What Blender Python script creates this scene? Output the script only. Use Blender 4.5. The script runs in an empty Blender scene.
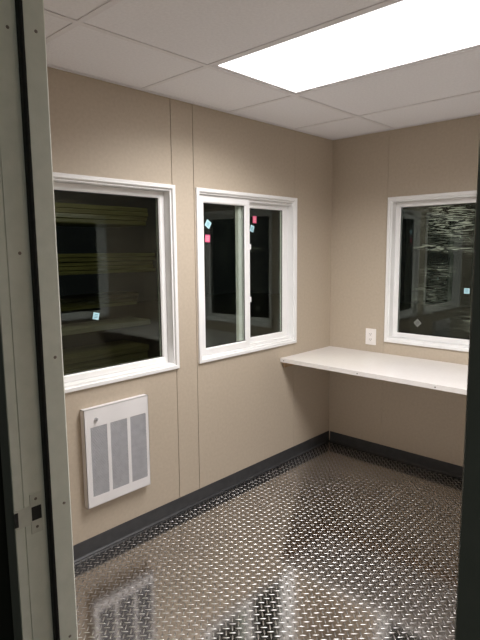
import bpy, bmesh, math, random
from mathutils import Vector, Matrix
random.seed(7)
sc = bpy.context.scene
COL = sc.collection

# ------------------------------------------------------------------ camera
CAM = Vector((-3.3249, -2.1972, 1.4749)); YAW, PITCH, ROLL, FPX = 0.7553440, -0.1325250, -0.0087301, 526.4
fw = Vector((math.cos(YAW)*math.cos(PITCH), math.sin(YAW)*math.cos(PITCH), math.sin(PITCH)))
rt = fw.cross(Vector((0, 0, 1))).normalized(); up = rt.cross(fw)
r2 = rt*math.cos(ROLL) + up*math.sin(ROLL); u2 = -rt*math.sin(ROLL) + up*math.cos(ROLL)
cd = bpy.data.cameras.new('camera'); co = bpy.data.objects.new('camera', cd); COL.objects.link(co)
m = Matrix((r2, u2, -fw)).transposed().to_4x4(); m.translation = CAM; co.matrix_world = m
cd.sensor_fit = 'VERTICAL'; cd.sensor_height = 36; cd.sensor_width = 27; cd.lens = 36*FPX/640; cd.clip_start = 0.02
sc.camera = co

# ------------------------------------------------------------------ world, added fill lights, exposure
w = bpy.data.worlds.new('night'); sc.world = w; w.use_nodes = True
w.node_tree.nodes['Background'].inputs[0].default_value = (0.55, 0.62, 0.6, 1)
w.node_tree.nodes['Background'].inputs[1].default_value = 0.006
LIGHT = 3.0          # glow of the diffuser itself; the panel's downward beam follows
al = bpy.data.lights.new('panel_beam', 'AREA'); al.shape = 'RECTANGLE'; al.size = .545; al.size_y = 1.155
al.energy = 34.5; al.color = (1.0, .972, .965); al.spread = math.radians(150)
ao = bpy.data.objects.new('panel_beam', al); ao.location = (-.468-.6096*1.5, -.478-.6096, 2.2515+.0035); COL.objects.link(ao)
def lamp(name, loc, energy, color, r=0.15):
    l = bpy.data.lights.new(name, 'POINT'); l.energy = energy; l.color = color; l.shadow_soft_size = r
    o = bpy.data.objects.new(name, l); o.location = loc; COL.objects.link(o)
lamp('jamb_fill', (-4.9, -8.4, 2.3), 110, (0.93, 1.0, 0.88), .5)  # unseen fill added outside the doorway to brighten the jamb faces
lamp('stack_fill', (-1.6, 1.2, 3.4), 62, (1.0, 0.98, 0.6))  # added light without a visible source, lifts the boards beyond the left window
sc.view_settings.view_transform = 'Standard'; sc.view_settings.look = 'None'
sc.view_settings.exposure = 0.0; sc.view_settings.gamma = 1.0; sc.view_settings.use_curve_mapping = False

# ------------------------------------------------------------------ materials
def newmat(name):
    m = bpy.data.materials.new(name); m.use_nodes = True
    return m, m.node_tree.nodes, m.node_tree.links, m.node_tree.nodes['Principled BSDF']
def noise_mat(name, c1, c2, scale, rough=0.5, bump=0.0, bscale=None, metal=0.0, stretch=(1, 1, 1), detail=4, bdist=0.002, spec=0.5):
    m, N, L, P = newmat(name)
    tc = N.new('ShaderNodeTexCoord'); mp = N.new('ShaderNodeMapping'); mp.inputs['Scale'].default_value = stretch
    L.new(tc.outputs['Object'], mp.inputs['Vector'])
    n = N.new('ShaderNodeTexNoise'); n.inputs['Scale'].default_value = scale; n.inputs['Detail'].default_value = detail
    L.new(mp.outputs[0], n.inputs['Vector'])
    r = N.new('ShaderNodeValToRGB'); r.color_ramp.elements[0].position = .35; r.color_ramp.elements[1].position = .65
    r.color_ramp.elements[0].color = (*c1, 1); r.color_ramp.elements[1].color = (*c2, 1)
    L.new(n.outputs['Fac'], r.inputs[0]); L.new(r.outputs[0], P.inputs['Base Color'])
    P.inputs['Roughness'].default_value = rough; P.inputs['Metallic'].default_value = metal
    P.inputs['Specular IOR Level'].default_value = spec
    if bump:
        n2 = N.new('ShaderNodeTexNoise'); n2.inputs['Scale'].default_value = bscale or scale; n2.inputs['Detail'].default_value = 3
        L.new(mp.outputs[0], n2.inputs['Vector'])
        b = N.new('ShaderNodeBump'); b.inputs['Strength'].default_value = bump; b.inputs['Distance'].default_value = bdist
        L.new(n2.outputs['Fac'], b.inputs['Height']); L.new(b.outputs[0], P.inputs['Normal'])
    return m
M = {}
M['wall'] = noise_mat('beige_vinyl_wall', (.480, .406, .318), (.512, .436, .344), 60, .62, .22, 420, detail=8, bdist=.001)
M['wall_out'] = noise_mat('painted_outer_siding', (.10, .11, .09), (.12, .125, .105), 12, .6)
M['tile'] = noise_mat('ceiling_tile', (.89, .88, .905), (.94, .93, .955), 90, .85, .6, 160, bdist=.002)
M['grid'] = noise_mat('ceiling_grid_paint', (.84, .82, .84), (.87, .85, .87), 20, .5)
M['vinyl'] = noise_mat('white_window_vinyl', (.85, .845, .84), (.88, .875, .87), 8, .35)
M['gasket'] = noise_mat('black_gasket', (.012, .012, .012), (.02, .02, .02), 60, .6)
M['base'] = noise_mat('charcoal_rubber', (.030, .031, .034), (.042, .043, .046), 25, .5, .1, 90)
M['steel'] = noise_mat('tread_plate_steel', (.53, .515, .505), (.60, .585, .575), 14, .11, .12, 22, metal=1, detail=6, bdist=.0008)
M['tread'] = noise_mat('worn_tread_steel', (.40, .388, .38), (.47, .457, .449), 30, .36, metal=1)
M['jamb'] = noise_mat('grey_painted_steel_jamb', (.68, .70, .63), (.74, .75, .68), 30, .55, .2, 260, bdist=.0006)
M['zinc'] = noise_mat('zinc_plate', (.55, .56, .50), (.62, .62, .56), 40, .45, metal=.0)
M['screw'] = noise_mat('dull_screw_steel', (.16, .14, .12), (.26, .23, .2), 90, .4, metal=.8)
M['dark'] = noise_mat('dark_void', (.006, .006, .006), (.012, .012, .012), 30, .7)
M['counter'] = noise_mat('white_laminate', (.76, .725, .70), (.78, .75, .725), 45, .32, detail=8)
M['cleat'] = noise_mat('raw_pine', (.42, .28, .16), (.55, .38, .24), 14, .6, stretch=(1, 6, 6))
M['heater'] = noise_mat('white_heater_enamel', (.78, .765, .77), (.82, .805, .81), 8, .35)
M['louver'] = noise_mat('grey_heater_louvers', (.44, .44, .465), (.50, .50, .525), 30, .45)
M['plate'] = noise_mat('ivory_outlet_plastic', (.88, .84, .81), (.90, .86, .83), 20, .35)
M['ground'] = noise_mat('gravel_ground', (.02, .02, .018), (.05, .048, .04), 18, .9, .8, 50, bdist=.01)
M['wood'] = noise_mat('weathered_green_timber', (.13, .125, .05), (.22, .21, .085), 9, .8, .4, 30, stretch=(.35, 3, 6), bdist=.003)
M['wood2'] = noise_mat('grey_timber', (.34, .34, .30), (.46, .46, .40), 9, .8, stretch=(.3, 3, 5))
M['skin'] = noise_mat('galvanised', (.2, .2, .2), (.28, .28, .28), 30, .4, metal=.7)

def emis():
    m, N, L, P = newmat('lit_prismatic_diffuser')
    P.inputs['Base Color'].default_value = (.9, .9, .9, 1)
    P.inputs['Emission Color'].default_value = (1.0, .972, .965, 1); P.inputs['Emission Strength'].default_value = LIGHT
    return m
M['diffuser'] = emis()

def glassmat():
    m = bpy.data.materials.new('window_glass'); m.use_nodes = True; N = m.node_tree.nodes; L = m.node_tree.links
    N.clear(); o = N.new('ShaderNodeOutputMaterial'); t = N.new('ShaderNodeBsdfTransparent'); t.inputs[0].default_value = (.87, .90, .87, 1)
    g = N.new('ShaderNodeBsdfGlossy'); g.inputs['Roughness'].default_value = .01; g.inputs['Color'].default_value = (.80, .86, .80, 1)
    f = N.new('ShaderNodeFresnel'); ge = N.new('ShaderNodeNewGeometry'); ma = N.new('ShaderNodeMath'); ma.operation = 'MULTIPLY_ADD'
    ma.inputs[1].default_value = 1/1.48 - 1.48; ma.inputs[2].default_value = 1.48      # same reflectance on leaving the pane as on entering it
    L.new(ge.outputs['Backfacing'], ma.inputs[0]); L.new(ma.outputs[0], f.inputs['IOR'])
    x = N.new('ShaderNodeMixShader'); L.new(f.outputs[0], x.inputs[0]); L.new(t.outputs[0], x.inputs[1]); L.new(g.outputs[0], x.inputs[2])
    L.new(x.outputs[0], o.inputs[0]); return m
M['glass'] = glassmat()

SHEEN_PATCHES = [(-.83, 1.70, .13, .10, 1.0), (-.90, 1.62, .17, .10, .75), (-.70, 1.485, .14, .014, .9), (-.88, 1.465, .16, .014, .9), (-.78, 1.33, .10, .035, .5), (-.72, 1.18, .12, .10, .35), (-1.0, 1.0, .10, .09, .35), (-1.15, 1.5, .12, .2, .6)]
def filmmat():
    m = bpy.data.materials.new('crinkled_clear_film'); m.use_nodes = True; N = m.node_tree.nodes; L = m.node_tree.links
    N.clear(); o = N.new('ShaderNodeOutputMaterial'); t = N.new('ShaderNodeBsdfTransparent'); t.inputs[0].default_value = (.93, .93, .93, 1)
    g = N.new('ShaderNodeBsdfGlossy'); g.inputs['Roughness'].default_value = .16; g.inputs['Color'].default_value = (1, 1, .96, 1)
    x = N.new('ShaderNodeMixShader')
    tc = N.new('ShaderNodeTexCoord'); mp = N.new('ShaderNodeMapping'); mp.inputs['Scale'].default_value = (1, 9, 70)
    mp.inputs['Rotation'].default_value = (.04, 0, 0)
    L.new(tc.outputs['Object'], mp.inputs[0]); n = N.new('ShaderNodeTexNoise'); n.inputs['Scale'].default_value = 1.6; n.inputs['Detail'].default_value = 4
    n.inputs['Roughness'].default_value = .65; n.inputs['Distortion'].default_value = .8
    L.new(mp.outputs[0], n.inputs['Vector'])
    b = N.new('ShaderNodeBump'); b.inputs['Strength'].default_value = 1; b.inputs['Distance'].default_value = .011
    L.new(n.outputs['Fac'], b.inputs['Height']); L.new(b.outputs[0], g.inputs['Normal'])
    # pale sheen painted along wrinkles in set patches; elsewhere the film is clear
    sp = N.new('ShaderNodeSeparateXYZ'); L.new(tc.outputs['Object'], sp.inputs[0])
    def mth(op, a_, b_=None, c_=None):
        n_ = N.new('ShaderNodeMath'); n_.operation = op
        for i_, v_ in enumerate((a_, b_, c_)):
            if v_ is None: continue
            if isinstance(v_, (int, float)): n_.inputs[i_].default_value = v_
            else: L.new(v_, n_.inputs[i_])
        return n_.outputs[0]
    tot = None
    for (py, pz, ry, rz, am) in SHEEN_PATCHES:
        dy = mth('DIVIDE', mth('SUBTRACT', sp.outputs['Y'], py), ry); dz = mth('DIVIDE', mth('SUBTRACT', sp.outputs['Z'], pz), rz)
        k = mth('MULTIPLY', mth('EXPONENT', mth('MULTIPLY', mth('ADD', mth('MULTIPLY', dy, dy), mth('MULTIPLY', dz, dz)), -1.0)), am)
        tot = k if tot is None else mth('ADD', tot, k)
    r1 = N.new('ShaderNodeClamp'); L.new(tot, r1.inputs[0])
    mr = N.new('ShaderNodeMapping'); mr.inputs['Scale'].default_value = (1, 13, 150); mr.inputs['Rotation'].default_value = (.05, 0, 0); L.new(tc.outputs['Object'], mr.inputs[0])
    e = N.new('ShaderNodeTexNoise'); e.inputs['Scale'].default_value = 1; e.inputs['Detail'].default_value = 3; e.inputs['Distortion'].default_value = .6; L.new(mr.outputs[0], e.inputs['Vector'])
    r2_ = N.new('ShaderNodeMapRange'); r2_.inputs['From Min'].default_value = .50; r2_.inputs['From Max'].default_value = .58; L.new(e.outputs['Fac'], r2_.inputs[0])
    mm = N.new('ShaderNodeMath'); mm.operation = 'MULTIPLY'; L.new(r1.outputs[0], mm.inputs[0]); L.new(r2_.outputs[0], mm.inputs[1])
    m2 = N.new('ShaderNodeMath'); m2.operation = 'MULTIPLY_ADD'; m2.inputs[1].default_value = .95; m2.inputs[2].default_value = .015; L.new(mm.outputs[0], m2.inputs[0])
    L.new(m2.outputs[0], x.inputs[0])
    df = N.new('ShaderNodeBsdfDiffuse'); df.inputs[0].default_value = (.80, .82, .74, 1); xg = N.new('ShaderNodeMixShader'); xg.inputs[0].default_value = .6
    L.new(g.outputs[0], xg.inputs[1]); L.new(df.outputs[0], xg.inputs[2])
    L.new(t.outputs[0], x.inputs[1]); L.new(xg.outputs[0], x.inputs[2]); L.new(x.outputs[0], o.inputs[0]); return m
M['film'] = filmmat()

def stickermat(name, edge, mid):
    """small square tag: coloured border with a paler printed square, from object coordinates"""
    m, N, L, P = newmat(name)
    tc = N.new('ShaderNodeTexCoord'); mp = N.new('ShaderNodeMapping'); L.new(tc.outputs['Object'], mp.inputs[0]); mp.inputs['Scale'].default_value = (240, 240, 240)
    ck = N.new('ShaderNodeTexChecker'); ck.inputs['Scale'].default_value = 1
    ck.inputs['Color1'].default_value = (*edge, 1); ck.inputs['Color2'].default_value = (*mid, 1)
    L.new(mp.outputs[0], ck.inputs[0]); L.new(ck.outputs[0], P.inputs['Base Color']); P.inputs['Roughness'].default_value = .5
    return m
def plain(name, c, rough=.5):
    return noise_mat(name, tuple(x*.94 for x in c), c, 40, rough)
M['blue'] = plain('pale_blue_paper', (.50, .78, .86)); M['pink'] = plain('pink_paper', (.85, .14, .27))
M['blue_d'] = plain('blue_print', (.20, .42, .52)); M['pink_d'] = plain('pink_print', (.95, .45, .50))
M['grey'] = plain('faded_grey_paper', (.20, .21, .19)); M['grey_d'] = plain('grey_print', (.09, .095, .09))

# ------------------------------------------------------------------ helpers
def link(name, bm, mat, parent=None, smooth=False, bevel=0, mats=None):
    me = bpy.data.meshes.new(name); bmesh.ops.recalc_face_normals(bm, faces=bm.faces) if not mats else None
    bm.to_mesh(me); bm.free()
    for mm in (mats or [mat]): me.materials.append(mm)
    if smooth:
        for p in me.polygons: p.use_smooth = True
    o = bpy.data.objects.new(name, me); COL.objects.link(o)
    if parent is not None: o.parent = parent; o.matrix_parent_inverse = Matrix.Identity(4)
    if bevel:
        b = o.modifiers.new('bevel', 'BEVEL'); b.width = bevel; b.segments = 2; b.limit_method = 'ANGLE'; b.angle_limit = .6
    return o
def empty(name, loc=(0, 0, 0)):
    o = bpy.data.objects.new(name, None); o.location = loc; COL.objects.link(o); o.empty_display_size = .1; return o
def tag(o, label, cat, group=None, kind=None):
    o['label'] = label; o['category'] = cat
    if group: o['group'] = group
    if kind: o['kind'] = kind
def struct(o): o['kind'] = 'structure'; return o
def box(bm, x0, x1, y0, y1, z0, z1):
    x0, x1 = sorted((x0, x1)); y0, y1 = sorted((y0, y1)); z0, z1 = sorted((z0, z1))
    v = [bm.verts.new(p) for p in ((x0,y0,z0),(x1,y0,z0),(x1,y1,z0),(x0,y1,z0),(x0,y0,z1),(x1,y0,z1),(x1,y1,z1),(x0,y1,z1))]
    for f in ((3,2,1,0),(4,5,6,7),(0,1,5,4),(1,2,6,5),(2,3,7,6),(3,0,4,7)): bm.faces.new([v[i] for i in f])
    return v
def B(*boxes):
    bm = bmesh.new()
    for b in boxes: box(bm, *b)
    return bm
def cyl(bm, c, axis, r0, r1, h, n=24):
    """capped frustum from c along axis"""
    a = Vector(axis).normalized(); t = Vector((0, 0, 1)) if abs(a.z) < .9 else Vector((1, 0, 0))
    u = a.cross(t).normalized(); v = a.cross(u); c = Vector(c)
    A = [bm.verts.new(c + (u*math.cos(2*math.pi*i/n) + v*math.sin(2*math.pi*i/n))*r0) for i in range(n)]
    Bv = [bm.verts.new(c + a*h + (u*math.cos(2*math.pi*i/n) + v*math.sin(2*math.pi*i/n))*r1) for i in range(n)]
    for i in range(n): bm.faces.new((A[i], A[(i+1) % n], Bv[(i+1) % n], Bv[i]))
    bm.faces.new(A[::-1]); bm.faces.new(Bv)
def prism(bm, pts, z0, z1):
    a = [bm.verts.new((x, y, z0)) for x, y in pts]; b = [bm.verts.new((x, y, z1)) for x, y in pts]; n = len(pts)
    for i in range(n): bm.faces.new((a[i], a[(i+1) % n], b[(i+1) % n], b[i]))
    bm.faces.new(a[::-1]); bm.faces.new(b)

H = 2.2515; W = 2.765; D = 2.18; BH = 0.082
# wall frames: local (s along wall, d depth outwards from the room, z) -> world
WALLS = {
    'left':  lambda s, d, z: (s, d, z),             # s = x
    'right': lambda s, d, z: (d, s, z),             # s = y
    'back':  lambda s, d, z: (s, -D - d, z),        # s = x
    'front': lambda s, d, z: (-W - d, s, z),        # s = y, holds the doorway
}
def wbox(bm, T, s0, s1, d0, d1, z0, z1):
    a = T(s0, d0, z0); b = T(s1, d1, z1); box(bm, a[0], b[0], a[1], b[1], a[2], b[2])

# ------------------------------------------------------------------ floor: one steel plate with raised treads
def floor_mesh():
    verts = [(-W-.11, -D-.11, 0), (.11, -D-.11, 0), (.11, .11, 0), (-W-.11, .11, 0), (-W-.11, -D-.11, -.02), (.11, -D-.11, -.02), (.11, .11, -.02), (-W-.11, .11, -.02)]
    faces = [(0, 1, 2, 3), (7, 6, 5, 4), (0, 4, 5, 1), (1, 5, 6, 2), (2, 6, 7, 3), (3, 7, 4, 0)]
    flat = len(faces)
    p = .035; L2 = .0145; hw = .0034; hh = .0015
    # lens-shaped tread template in its own (t, n) frame
    rings = []
    for t, k in ((-1, 0), (-.72, .62), (-.3, .95), (.3, .95), (.72, .62), (1, 0)):
        if k == 0: rings.append([(t*L2, 0, 0)])
        else: rings.append([(t*L2, c*hw*k, h*hh*min(1, k*1.1)) for c, h in ((-1, 0), (-.62, .68), (0, 1), (.62, .68), (1, 0))])
    tv = [v for r in rings for v in r]; idx = []; k = 0
    for r in rings: idx.append(list(range(k, k+len(r)))); k += len(r)
    tf = []
    for a, b in zip(idx, idx[1:]):
        for j in range(4):
            if len(a) == 1: tf.append((a[0], b[j], b[j+1]))
            elif len(b) == 1: tf.append((a[j], b[0], a[j+1]))
            else: tf.append((a[j], b[j], b[j+1], a[j+1]))
    s = math.sqrt(.5)
    nx = int(W/p)+2; ny = int(D/p)+2
    x0, y0 = -1.7831 % p - p, -.7487 % p - p
    for i in range(-nx-1, 2):
        for j in range(-ny-1, 2):
            for off, (dx, dy) in ((0, (s, -s)), (p/2, (s, s))):
                cx = x0 + i*p + off + p; cy = y0 + j*p + off + p
                if not (-W+.004 < cx < -.02 and -D+.02 < cy < -.02): continue
                base = len(verts)
                for t, n, z in tv: verts.append((cx + t*dx - n*dy, cy + t*dy + n*dx, z))
                faces += [tuple(base+q for q in f[::-1]) for f in tf]
    me = bpy.data.meshes.new('floor'); me.from_pydata(verts, [], faces); me.update()
    for q in me.polygons: q.use_smooth = q.index >= flat
    # treads must face up
    bm = bmesh.new(); bm.from_mesh(me)
    for f in bm.faces:
        if f.index >= flat and f.normal.z < 0: f.normal_flip()
    bm.to_mesh(me); bm.free()
    me.materials.append(M['steel']); me.materials.append(M['tread'])
    for q in me.polygons: q.material_index = 1 if q.index >= flat else 0
    o = bpy.data.objects.new('floor', me); COL.objects.link(o); return o
struct(floor_mesh())
struct(link('ground', B((-14, 14, -14, 14, -.5, -.42)), M['ground']))

# ------------------------------------------------------------------ walls
FAINT = (-.4465, -.442, -1.366, -.446)
def wall(name, T, s0, s1, holes, seams, z1=H+.06, thick=.11):
    """facing panels (gaps at the seams) in front of a solid core, with openings"""
    bm = bmesh.new()
    def cells(ss, z0c, z1c, d0, d1, gap):
        zs = sorted({z0c, z1c, *[h[2] for h in holes if z0c < h[2] < z1c], *[h[3] for h in holes if z0c < h[3] < z1c]})
        for a, b in zip(ss, ss[1:]):
            for c, d in zip(zs, zs[1:]):
                ms, mz = (a+b)/2, (c+d)/2
                if any(h[0] < ms < h[1] and h[2] < mz < h[3] for h in holes): continue
                if gap and any(abs(ms-q) < .0004 for q in seams): continue
                wbox(bm, T, a, b, d0, d1, c, d)
    hs = {q for h in holes for q in h[:2]}
    g = .0019; gw = {q: (.0019 if q not in FAINT else .0006) for q in seams}
    front = sorted({s0, s1} | hs | {q-gw[q] for q in seams} | {q+gw[q] for q in seams})
    core = sorted({s0, s1} | hs)
    cells(front, 0, z1, 0, .012, True)
    nf = len(bm.faces)
    cells(core, 0, z1, .012, thick-.008, False)
    nc = len(bm.faces)
    cells(core, -.02 if False else 0, z1, thick-.008, thick, False)
    bm.faces.ensure_lookup_table()
    for i, f in enumerate(bm.faces): f.material_index = 0 if i < nf else (1 if i < nc else 2)
    return struct(link(name, bm, None, mats=[M['wall'], M['wall'], M['wall_out']]))
ZB, ZT = .832, 1.815
def hole(s0, s1): return (s0+.018, s1-.018, ZB+.018, ZT-.018)
W1 = (-2.40, -1.490); W2 = (-1.341, -.431); W3 = (-1.36, -.450); W4 = (-1.36, -.440)
wall('wall_left', WALLS['left'], -W-.11, .11, [hole(*W1), hole(*W2)], [-2.41, -1.503, -1.3505, -.4465])
wall('wall_right', WALLS['right'], -D-.11, 0, [hole(*W3)], [-1.366, -.442])
wall('wall_back', WALLS['back'], -W-.11, 0, [hole(*W4)], [-1.366, -.446])
DY0, DY1, DZ = -2.026, -1.125, 2.045
wall('wall_front', WALLS['front'], -D, 0, [(DY0-.035, DY1+.035, -.01, DZ+.035)], [])

# ------------------------------------------------------------------ rubber cove base
def coving(name, T, s0, s1, sgn=1):
    prof = [(-.0005, .0005), (-.013, .0005), (-.0125, .003), (-.006, .009), (-.0035, .017), (-.0032, BH-.002), (-.002, BH), (-.0005, BH)]
    bm = bmesh.new()
    A = [bm.verts.new(T(s0, d, z)) for d, z in prof]; Bb = [bm.verts.new(T(s1, d, z)) for d, z in prof]; n = len(prof)
    for i in range(n): bm.faces.new((A[i], A[(i+1) % n], Bb[(i+1) % n], Bb[i]))
    bm.faces.new(A[::-1]); bm.faces.new(Bb)
    return struct(link(name, bm, M['base']))
coving('baseboard_left', WALLS['left'], -W+.001, -.001)
coving('baseboard_right', WALLS['right'], -D+.001, -.014)
coving('baseboard_back', WALLS['back'], -W+.001, -.014)
coving('baseboard_front', WALLS['front'], DY1+.062, -.014)

# ------------------------------------------------------------------ ceiling: tiles in a T-bar grid
GX = [-.468-.6096*k for k in range(4)]; GY = [-.478, -.478-1.2192]
ceil = bmesh.new()
xs = [-W] + GX[::-1] + [0]; ys = [-D] + GY[::-1] + [0]
for a, b in zip(xs, xs[1:]):
    for c, d in zip(ys, ys[1:]):
        if abs(a-GX[2]) < .01 and abs(c-GY[1]) < .01: continue      # the light sits here
        box(ceil, a+.003, b-.003, c+.003, d-.003, H+.004, H+.019)
ceiling = struct(link('ceiling', ceil, M['tile'], bevel=.002))
bm = bmesh.new(); tw = .012
for x in GX:
    box(bm, x-tw, x+tw, -D, 0, H+.0005, H+.0035); box(bm, x-.001, x+.001, -D, 0, H+.0035, H+.035)
for y in GY:
    box(bm, -W, 0, y-tw, y+tw, H, H+.003); box(bm, -W, 0, y-.001, y+.001, H+.003, H+.035)
link('ceiling_grid', bm, M['grid'], ceiling)
bm = bmesh.new()
for b in ((-W, 0, -.020, -.0003), (-W, 0, -D+.0003, -D+.020), (-.020, -.0003, -D, 0), (-W+.0003, -W+.020, -D, 0)): box(bm, *b, H-.001, H+.002)
for b in ((-W, 0, -.0015, -.0003), (-.0015, -.0003, -D, 0)): box(bm, *b, H-.001, H+.02)
link('wall_angle', bm, M['grid'], ceiling)
struct(link('roof', B((-W-.11, .11, -D-.11, .11, H+.16, H+.2)), M['wall_out']))
bm = bmesh.new()
T = WALLS
for b in ((-W-.11, .11, 0, .11), (-W-.11, .11, -D-.11, -D), (0, .11, -D, 0), (-W-.11, -W, -D, 0)): box(bm, *b, H+.06, H+.16)
struct(link('trim_1', bm, M['wall_out']))

# ceiling light (2 x 4 ft flat troffer)
lt = empty('ceiling_light', (GX[1]-.3048, GY[0]-.6096, H))
tag(lt, 'bright white rectangular panel light set in the suspended ceiling grid', 'ceiling light')
lx, ly = .3048-.010, .6096-.010
bm = bmesh.new(); fwid = .020
for b in ((-lx, lx, -ly, -ly+fwid), (-lx, lx, ly-fwid, ly), (-lx, -lx+fwid, -ly+fwid, ly-fwid), (lx-fwid, lx, -ly+fwid, ly-fwid)): box(bm, *b, .0042, .012)
link('frame', bm, M['grid'], lt)
link('diffuser', B((-lx+fwid, lx-fwid, -ly+fwid, ly-fwid, .006, .009)), M['diffuser'], lt)
bm = B((-lx, lx, -ly, ly, .090, .094), (-lx, -lx+.003, -ly, ly, .0125, .09), (lx-.003, lx, -ly, ly, .0125, .09), (-lx+.003, lx-.003, -ly, -ly+.003, .0125, .09), (-lx+.003, lx-.003, ly-.003, ly, .0125, .09))
link('housing', bm, M['skin'], lt)

# ------------------------------------------------------------------ windows
def ring(bm, T, s0, s1, z0, z1, prof):
    """sweep an (inset, depth) profile round a rectangle with mitred corners; the profile is closed"""
    loops = []
    for i, d in prof:
        loops.append([bm.verts.new(T(*q)) for q in ((s0+i, d, z0+i), (s1-i, d, z0+i), (s1-i, d, z1-i), (s0+i, d, z1-i))])
    n = len(loops)
    for a in range(n):
        A, C = loops[a], loops[(a+1) % n]
        for k in range(4): bm.faces.new((A[k], A[(k+1) % 4], C[(k+1) % 4], C[k]))
FLANGE = [(0, -.0005), (0, -.011), (.003, -.0135), (.018, -.0135), (.021, -.011), (.021, -.002), (.030, -.002), (.0315, .0), (.0315, .048), (.0315, .112), (.019, .112), (.019, .0), (.019, -.0005)]
def sash(T, s0, s1, z0, z1, wd, d0, d1, parent, name='sash', wz=None):
    bm = bmesh.new(); c = .003
    ring(bm, T, s0, s1, z0, z1, [(0, d0+c), (c, d0), (wd-c*2, d0), (wd, d0+c*2), (wd, d1), (0, d1)])
    return link(name, bm, M['vinyl'], parent)
def pane(T, s0, s1, z0, z1, d, parent):
    bm = bmesh.new(); wbox(bm, T, s0, s1, d, d+.004, z0, z1); g = link('glass', bm, M['glass'], parent)
    return g
def gasket(T, s0, s1, z0, z1, d, parent):
    bm = bmesh.new(); ring(bm, T, s0, s1, z0, z1, [(0, d), (.0035, d), (.0035, d+.003), (0, d+.003)]); return link('gasket', bm, M['gasket'], parent)
def window_fixed(n, T, s):
    root = struct(empty(f'window_{n}', T((s[0]+s[1])/2, 0, ZB)))
    bm = bmesh.new(); ring(bm, T, s[0], s[1], ZB, ZT, FLANGE); fr = link('window_frame', bm, M['vinyl'], None)
    i = .032
    sa = sash(T, s[0]+i, s[1]-i, ZB+i, ZT-i, .034, .046, .075, None)
    g = pane(T, s[0]+i+.028, s[1]-i-.028, ZB+i+.028, ZT-i-.028, .060, None)
    k = gasket(T, s[0]+i+.034, s[1]-i-.034, ZB+i+.034, ZT-i-.034, .0562, None)
    par(root, [fr, sa, g, k]); return root
def par(root, obs):
    for o in obs:
        o.parent = root; o.matrix_parent_inverse = Matrix.Translation(root.location).inverted()
window_fixed(1, T['left'], W1)
window_fixed(3, T['right'], W3)
window_fixed(4, T['back'], W4)
def window_slider(n, T, s):
    root = struct(empty(f'window_{n}', T((s[0]+s[1])/2, 0, ZB)))
    bm = bmesh.new(); ring(bm, T, s[0], s[1], ZB, ZT, FLANGE); fr = link('window_frame', bm, M['vinyl'], None)
    i = .032; mid = -.93
    z0, z1 = ZB+i, ZT-i
    # near sliding sash on the left
    a = sash(T, s[0]+i, -.882, z0, z1, .044, .012, .036, None, 'sliding_sash')
    ga = pane(T, s[0]+i+.038, -.882-.038, z0+.038, z1-.038, .024, None)
    ka = gasket(T, s[0]+i+.044, -.882-.044, z0+.044, z1-.044, .0203, None)
    # far fixed sash on the right, its stile laps behind the meeting stile
    b = sash(T, -.950, s[1]-i, z0, z1, .050, .046, .072, None, 'fixed_sash')
    gb = pane(T, -.950+.044, s[1]-i-.044, z0+.044, z1-.044, .058, None)
    kb = gasket(T, -.950+.050, s[1]-i-.050, z0+.050, z1-.050, .0543, None)
    # inner track strip and side reveal on the fixed side
    bm = bmesh.new(); wbox(bm, T, -.881, s[1]-i-.001, .018, .045, z0-.0003, z0+.016); wbox(bm, T, -.881, s[1]-i-.001, .018, .045, z1-.016, z1+.0003)
    tr = link('track', bm, M['vinyl'], None)
    obs = [fr, a, ga, ka, b, gb, kb, tr]
    for z in (1.492, 1.165):
        bm = bmesh.new(); wbox(bm, T, -.881, -.871, .012, .030, z-.017, z+.017); obs.append(link('latch', bm, M['vinyl'], None, bevel=.003))
    par(root, obs); return root
window_slider(2, T['left'], W2)
# protective film left on the outside of the right wall's window
def film():
    bm = bmesh.new(); ny, nz = 40, 60; y0, y1, z0, z1 = -1.285, -.60, .905, 1.742; g = []
    for i in range(ny+1):
        row = []
        for j in range(nz+1):
            y = y0+(y1-y0)*i/ny; z = z0+(z1-z0)*j/nz
            x = .070 + .0022*math.sin(z*37+math.sin(y*9)*1.4)*math.sin(y*13+1) + .0012*math.sin(z*91+y*7)
            row.append(bm.verts.new((x, y, z)))
        g.append(row)
    for i in range(ny):
        for j in range(nz): bm.faces.new((g[i][j], g[i+1][j], g[i+1][j+1], g[i][j+1]))
    o = link('protective_film', bm, M['film'], smooth=True)
    tag(o, 'crinkled clear plastic film on the right wall window, with thin white sheen streaks painted in', 'plastic film')
film()

# ------------------------------------------------------------------ stickers on the glass
def sticker(T, s, z, d, size, rot, main, mark, label, h=None):
    h = h or size
    root = empty('sticker', T(s, d, z)); tag(root, label, 'sticker', 'small square stickers on the window glass')
    def sheet(w2, h2, d0, d1, nm, mt, ox=0, oz=0):
        bm = bmesh.new(); c, sn = math.cos(rot), math.sin(rot)
        P = []
        for a, b in ((-w2, -h2), (w2, -h2), (w2, h2), (-w2, h2)):
            a += ox; b += oz; P.append((s + a*c - b*sn, z + a*sn + b*c))
        lo = [bm.verts.new(T(p, d0, q)) for p, q in P]; hi = [bm.verts.new(T(p, d1, q)) for p, q in P]
        for i in range(4): bm.faces.new((lo[i], lo[(i+1) % 4], hi[(i+1) % 4], hi[i]))
        bm.faces.new(lo[::-1]); bm.faces.new(hi)
        return link(nm, bm, mt, None)
    a = sheet(size/2, h/2, d-.0004, d-.0012, 'paper', main)
    k = []
    for oz in (-.22, .0, .22): k.append(sheet(size*.27, h*.055, d-.0012, d-.0015, 'printed_line', mark, 0, oz*h))
    par(root, [a] + k)
    return root
gl2, gr2, g1 = .024, .058, .060
sticker(T['left'], -1.952, 1.161, g1, .034, -.25, M['blue'], M['blue_d'], 'pale blue square sticker low on the glass of the window above the heater')
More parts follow.
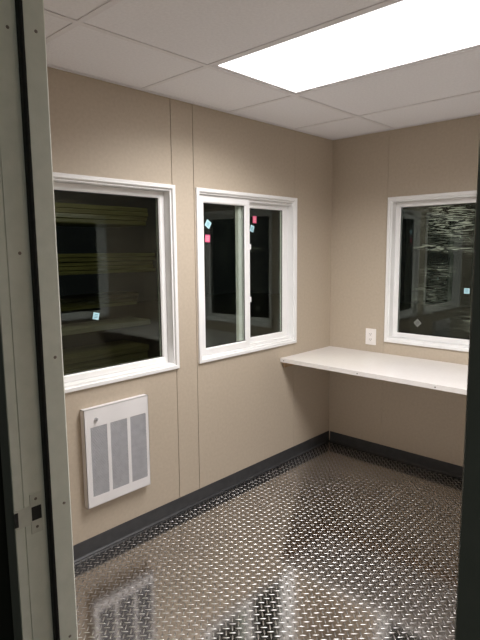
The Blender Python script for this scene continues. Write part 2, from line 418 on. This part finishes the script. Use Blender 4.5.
sticker(T['left'], -1.226, 1.622, gl2, .040, -.55, M['blue'], M['blue_d'], 'pale blue tilted sticker on the left pane of the sliding window, above a pink one')
sticker(T['left'], -1.232, 1.541, gl2, .038, -.08, M['pink'], M['pink_d'], 'pink square sticker on the left pane, just under a tilted blue one', h=.042)
sticker(T['left'], -.787, 1.664, gr2, .034, .0, M['pink'], M['pink_d'], 'pink upright sticker high on the right pane of the sliding window', h=.044)
sticker(T['left'], -.812, 1.607, gr2, .034, -.3, M['blue'], M['blue_d'], 'pale blue sticker beside the meeting stile, just under the pink one on the right pane', h=.040)
sticker(T['right'], -.972, 1.206, g1, .034, .0, M['blue'], M['blue_d'], 'pale blue square sticker on the window above the white shelf')
sticker(T['right'], -.657, .975, g1, .040, .8, M['grey'], M['grey_d'], 'faded grey diamond sticker in the bottom corner of the window above the shelf')

# ------------------------------------------------------------------ wall shelf
CT = .748; CB = CT-.027; CD = .598
sh = empty('wall_shelf', (-CD/2, -D/2, CT)); tag(sh, 'long white laminate worktop shelf fixed along the right wall below the window', 'shelf')
a = link('shelf_top', B((-CD+.0012, -.001, -D+.001, -.001, CB+.001, CT)), M['counter'], None, bevel=.0015)
b = link('front_edging', B((-CD-.0008, -CD+.0010, -D+.001, -.001, CB, CT)), M['counter'], None)
c1 = link('cleat', B((-CD+.03, -.021, -.020, -.001, CB-.040, CB+.0008)), M['cleat'], None, bevel=.001)
c2 = link('cleat', B((-.020, -.001, -D+.001, -.001, CB-.040, CB+.0008)), M['cleat'], None, bevel=.001)
par(sh, [a, b, c1, c2])
for y in (-.030, -.591, -1.068, -1.6, -2.1):
    bm = bmesh.new(); cyl(bm, (-CD-.0006, y, CB+.012), (-1, 0, 0), .0042, .0036, .001, 12)
    s_ = link('screw', bm, M['screw'], None); s_['label'] = 'small brown screw head'; par(sh, [s_])

# ------------------------------------------------------------------ wall heater
ht = empty('wall_heater', (-1.916, 0, .245)); tag(ht, 'white wall heater with three grey louvred grilles, below the left window', 'heater')
hx0, hx1, hz0, hz1, hd = -2.096, -1.728, .250, .736, -.034
gr = [(-2.066, -1.976), (-1.957, -1.860), (-1.841, -1.745)]; gz0, gz1 = .300, .645
bm = bmesh.new()
yb = -.001
# face plate with three openings
xsn = [hx0] + [q for g in gr for q in g] + [hx1]
for k in range(0, len(xsn), 2): box(bm, xsn[k], xsn[k+1], hd, hd+.0025, gz0, gz1)
box(bm, hx0, hx1, hd, hd+.0025, hz0, gz0); box(bm, hx0, hx1, hd, hd+.0025, gz1, hz1)
for b in ((hx0, hx0+.002, hd, yb, hz0, hz1), (hx1-.002, hx1, hd, yb, hz0, hz1), (hx0, hx1, hd, yb, hz0, hz0+.002), (hx0, hx1, hd, yb, hz1-.002, hz1)): box(bm, *b)
bmesh.ops.remove_doubles(bm, verts=bm.verts, dist=.0001)
body = link('cover', bm, M['heater'])
obs = [body]
bk = link('back_plate', B((hx0+.004, hx1-.004, -.006, -.001, hz0+.004, hz1-.004)), M['dark']); obs.append(bk)
for g0, g1_ in gr:
    bm = bmesh.new(); n = 46; p = (gz1-gz0)/n
    for k in range(n):
        z = gz0 + k*p
        # slanted blade: low outer lip, high inner edge
        y_o, y_i = hd+.001, hd+.0075; za, zb = z+.0006, z+p*1.10
        v = [bm.verts.new(q) for q in ((g0, y_o, za), (g1_, y_o, za), (g1_, y_i, zb), (g0, y_i, zb), (g0, y_o, za+.0009), (g1_, y_o, za+.0009), (g1_, y_i, zb+.0009), (g0, y_i, zb+.0009))]
        for f in ((0, 1, 2, 3), (7, 6, 5, 4), (0, 4, 5, 1), (1, 5, 6, 2), (2, 6, 7, 3), (3, 7, 4, 0)): bm.faces.new([v[i] for i in f])
    # diagonal stamping ribs, clipped to the opening
    for sg in (1, -1):
        sl = 1.35*sg; c = -1.0
        while c < 1.5:
            # line z = gz0 + c + sl*(x-g0); clip to the opening
            xa, xb = g0, g1_
            za, zb = gz0+c, gz0+c+sl*(g1_-g0)
            pts = []
            def atz(zq): return g0 + (zq-gz0-c)/sl
            lo, hi = sorted((atz(gz0), atz(gz1)))
            xa, xb = max(xa, lo), min(xb, hi)
            if xb - xa > .006:
                h = .0009; y0, y1 = hd+.0004, hd+(.0016 if sg > 0 else .0022)
                za, zb = gz0+c+sl*(xa-g0), gz0+c+sl*(xb-g0)
                v = [bm.verts.new(q) for q in ((xa, y0, za-h), (xb, y0, zb-h), (xb, y1, zb-h), (xa, y1, za-h), (xa, y0, za+h), (xb, y0, zb+h), (xb, y1, zb+h), (xa, y1, za+h))]
                for f in ((0, 1, 2, 3), (7, 6, 5, 4), (0, 4, 5, 1), (1, 5, 6, 2), (2, 6, 7, 3), (3, 7, 4, 0)): bm.faces.new([v[i] for i in f])
            c += .017
    obs.append(link('grille', bm, M['louver']))
bm = bmesh.new(); cyl(bm, (-2.034, hd, .682), (0, -1, 0), .0085, .0075, .009, 24); box(bm, -2.0355, -2.0325, hd-.0135, hd-.009, .674, .690)
obs.append(link('thermostat_knob', bm, M['louver']))
par(ht, obs)

# ------------------------------------------------------------------ outlet
oy0, oy1, oz0, oz1 = -.384, -.303, .798, .913; oc = (oy0+oy1)/2; ocz = (oz0+oz1)/2
ot = empty('electrical_outlet', (0, oc, oz0)); tag(ot, 'small ivory duplex outlet on the right wall just above the shelf', 'outlet')
pl = link('cover_plate', B((-.006, -.0005, oy0, oy1, oz0, oz1)), M['plate'], bevel=.002)
obs = [pl]
for dz in (-.0195, .0195):
    bm = B((-.008, -.0058, oc-.0165, oc+.0165, ocz+dz-.0135, ocz+dz+.0135)); rc = link('receptacle', bm, M['plate'], bevel=.001)
    bm = bmesh.new(); zz = ocz+dz
    box(bm, -.0084, -.0079, oc-.0075, oc-.0055, zz-.002, zz+.007); box(bm, -.0084, -.0079, oc+.0055, oc+.0075, zz-.002, zz+.006); cyl(bm, (-.0079, oc, zz-.007), (-1, 0, 0), .0024, .0024, .0005, 12)
    sl = link('slots', bm, M['dark']); obs += [rc, sl]
bm = bmesh.new(); cyl(bm, (-.006, oc, ocz), (-1, 0, 0), .0028, .0022, .0012, 14); obs.append(link('screw', bm, M['plate']))
par(ot, obs)

# ------------------------------------------------------------------ doorway frame
door = struct(empty('door_1', (-W-.06, (DY0+DY1)/2, 0)))
def jamb_profile(y, sg):
    """sg=+1: left jamb (solid towards +y)"""
    q = [(-2.757, .050), (-2.757, .006), (-2.762, 0), (-2.8045, 0), (-2.8045, .015), (-2.8605, .015), (-2.8615, .0168), (-2.8640, .0168), (-2.8650, .015), (-2.8825, .015), (-2.884, .0165), (-2.884, .062), (-2.8765, .062), (-2.8765, .0345), (-2.7642, .0345), (-2.7642, .050)]
    return [(x, y + sg*t) for x, t in q]
obs = []
bm = bmesh.new(); prism(bm, jamb_profile(DY1, 1), 0.001, DZ+.03); lj = link('strike_jamb', bm, M['jamb']); obs.append(lj)
bm = bmesh.new(); prism(bm, jamb_profile(DY0, -1), 0.001, DZ+.03); rj = link('hinge_jamb', bm, M['jamb']); obs.append(rj)
bm = bmesh.new()
q = [(x, t) for x, t in jamb_profile(0, 1)]
a = [bm.verts.new((x, DY0+.0005, DZ+t)) for x, t in q]; b = [bm.verts.new((x, DY1-.0005, DZ+t)) for x, t in q]
for i in range(len(q)): bm.faces.new((a[i], a[(i+1) % len(q)], b[(i+1) % len(q)], b[i]))
bm.faces.new(a[::-1]); bm.faces.new(b); obs.append(link('head_jamb', bm, M['jamb']))
# black weatherstrip against the stop
for y, sg in ((DY1, 1), (DY0, -1)):
    bm = bmesh.new(); prism(bm, [(-2.8047, y+sg*.001), (-2.8085, y+sg*.0015), (-2.8125, y+sg*.005), (-2.8135, y+sg*.0148), (-2.8047, y+sg*.0148)], .01, DZ); obs.append(link('weatherstrip', bm, M['gasket']))
obs.append(link('threshold', B((-2.884, -2.757, DY0+.001, DY1-.001, -.018+.019, .010)), M['skin'], bevel=.002))
par(door, obs)
def screw(parent, x, y, z, sg=-1):
    bm = bmesh.new(); cyl(bm, (x, y, z), (0, sg, 0), .0036, .0030, .0010, 16); o = link('screw', bm, M['screw'])
    bm = B((x-.0022, x+.0022, y+sg*.0010, y+sg*.0013, z-.0004, z+.0004), (x-.0004, x+.0004, y+sg*.0010, y+sg*.0013, z-.0022, z+.0022))
    s = link('recess', bm, M['dark']); 
    o.parent = parent; return s, o
# screws are parts of the jamb's own thing: door_1 > strike_jamb > screw
for x, y, z in ((-2.780, DY1, 1.916), (-2.778, DY1, 1.245), (-2.776, DY1, .907), (-2.780, DY1, .576), (-2.831, DY1+.015, 1.914), (-2.835, DY1+.015, 1.472)):
    bm = bmesh.new(); cyl(bm, (x, y, z), (0, -1, 0), .0036, .0028, .0009, 16)
    o = link('screw', bm, M['screw'], None); o.parent = lj
# strike plate
ys = DY1+.015
bm = B((-2.8485, -2.822, ys-.0014, ys, .917, .947), (-2.8485, -2.822, ys-.0014, ys, .855, .885), (-2.8485, -2.846, ys-.0014, ys, .885, .917), (-2.8235, -2.822, ys-.0014, ys, .885, .917),
       (-2.8800, -2.8485, ys-.0016, ys, .878, .922), (-2.8855, -2.8800, ys-.0025, ys+.006, .880, .920))
o = link('strike_plate', bm, M['zinc'], None, bevel=.0006); o.parent = lj
sp = o
o = link('latch_hole', B((-2.846, -2.8235, ys-.0008, ys-.0002, .885, .917)), M['dark'], None); o.parent = lj
o = link('latch_slot', B((-2.8855, -2.8765, ys-.0032, ys-.0026, .884, .917)), M['dark'], None); o.parent = lj
for z in (.934, .869):
    bm = bmesh.new(); cyl(bm, (-2.835, ys-.0014, z), (0, -1, 0), .0034, .0028, .0009, 14); o = link('screw', bm, M['screw'], None); o.parent = lj

# ------------------------------------------------------------------ outside: timber stack in the dark beyond the left window
st = empty('timber_stack', (-.9, 3.3, -.42)); tag(st, 'dim stack of greenish timber boards outside in the dark beyond the left window', 'timber stack')
obs = []
X0, X1, Y0, Y1 = -3.2, .70, 3.0, 3.7
def boards(z0, z1, n, mat, x0, x1, y0, nm='board_pack'):
    bm = bmesh.new(); h = (z1-z0)/n
    for k in range(n):
        j = random.uniform(-.012, .012)
        box(bm, x0+random.uniform(0, .05), x1-random.uniform(0, .05), y0+j, Y1, z0+k*h+.004, z0+(k+1)*h-.003)
    return link(nm, bm, mat, None, bevel=.004)
obs.append(boards(1.77, 1.98, 4, M['wood'], X0, X1-.1, Y0))
obs.append(boards(1.22, 1.45, 5, M['wood'], X0, X1, Y0))
obs.append(boards(.80, .95, 3, M['wood'], X0, X1-.05, Y0+.3))
obs.append(boards(.53, .60, 1, M['wood2'], X0, X1+.1, Y0+.25))
obs.append(boards(-.1, .30, 5, M['wood'], X0, X1, Y0+.15))
for x in (-2.9, -1.9, -.9):
    obs.append(link('bearer', B((x-.045, x+.045, Y0+.32, Y1-.02, -.419, 1.769)), M['wood2'], None))
par(st, obs)
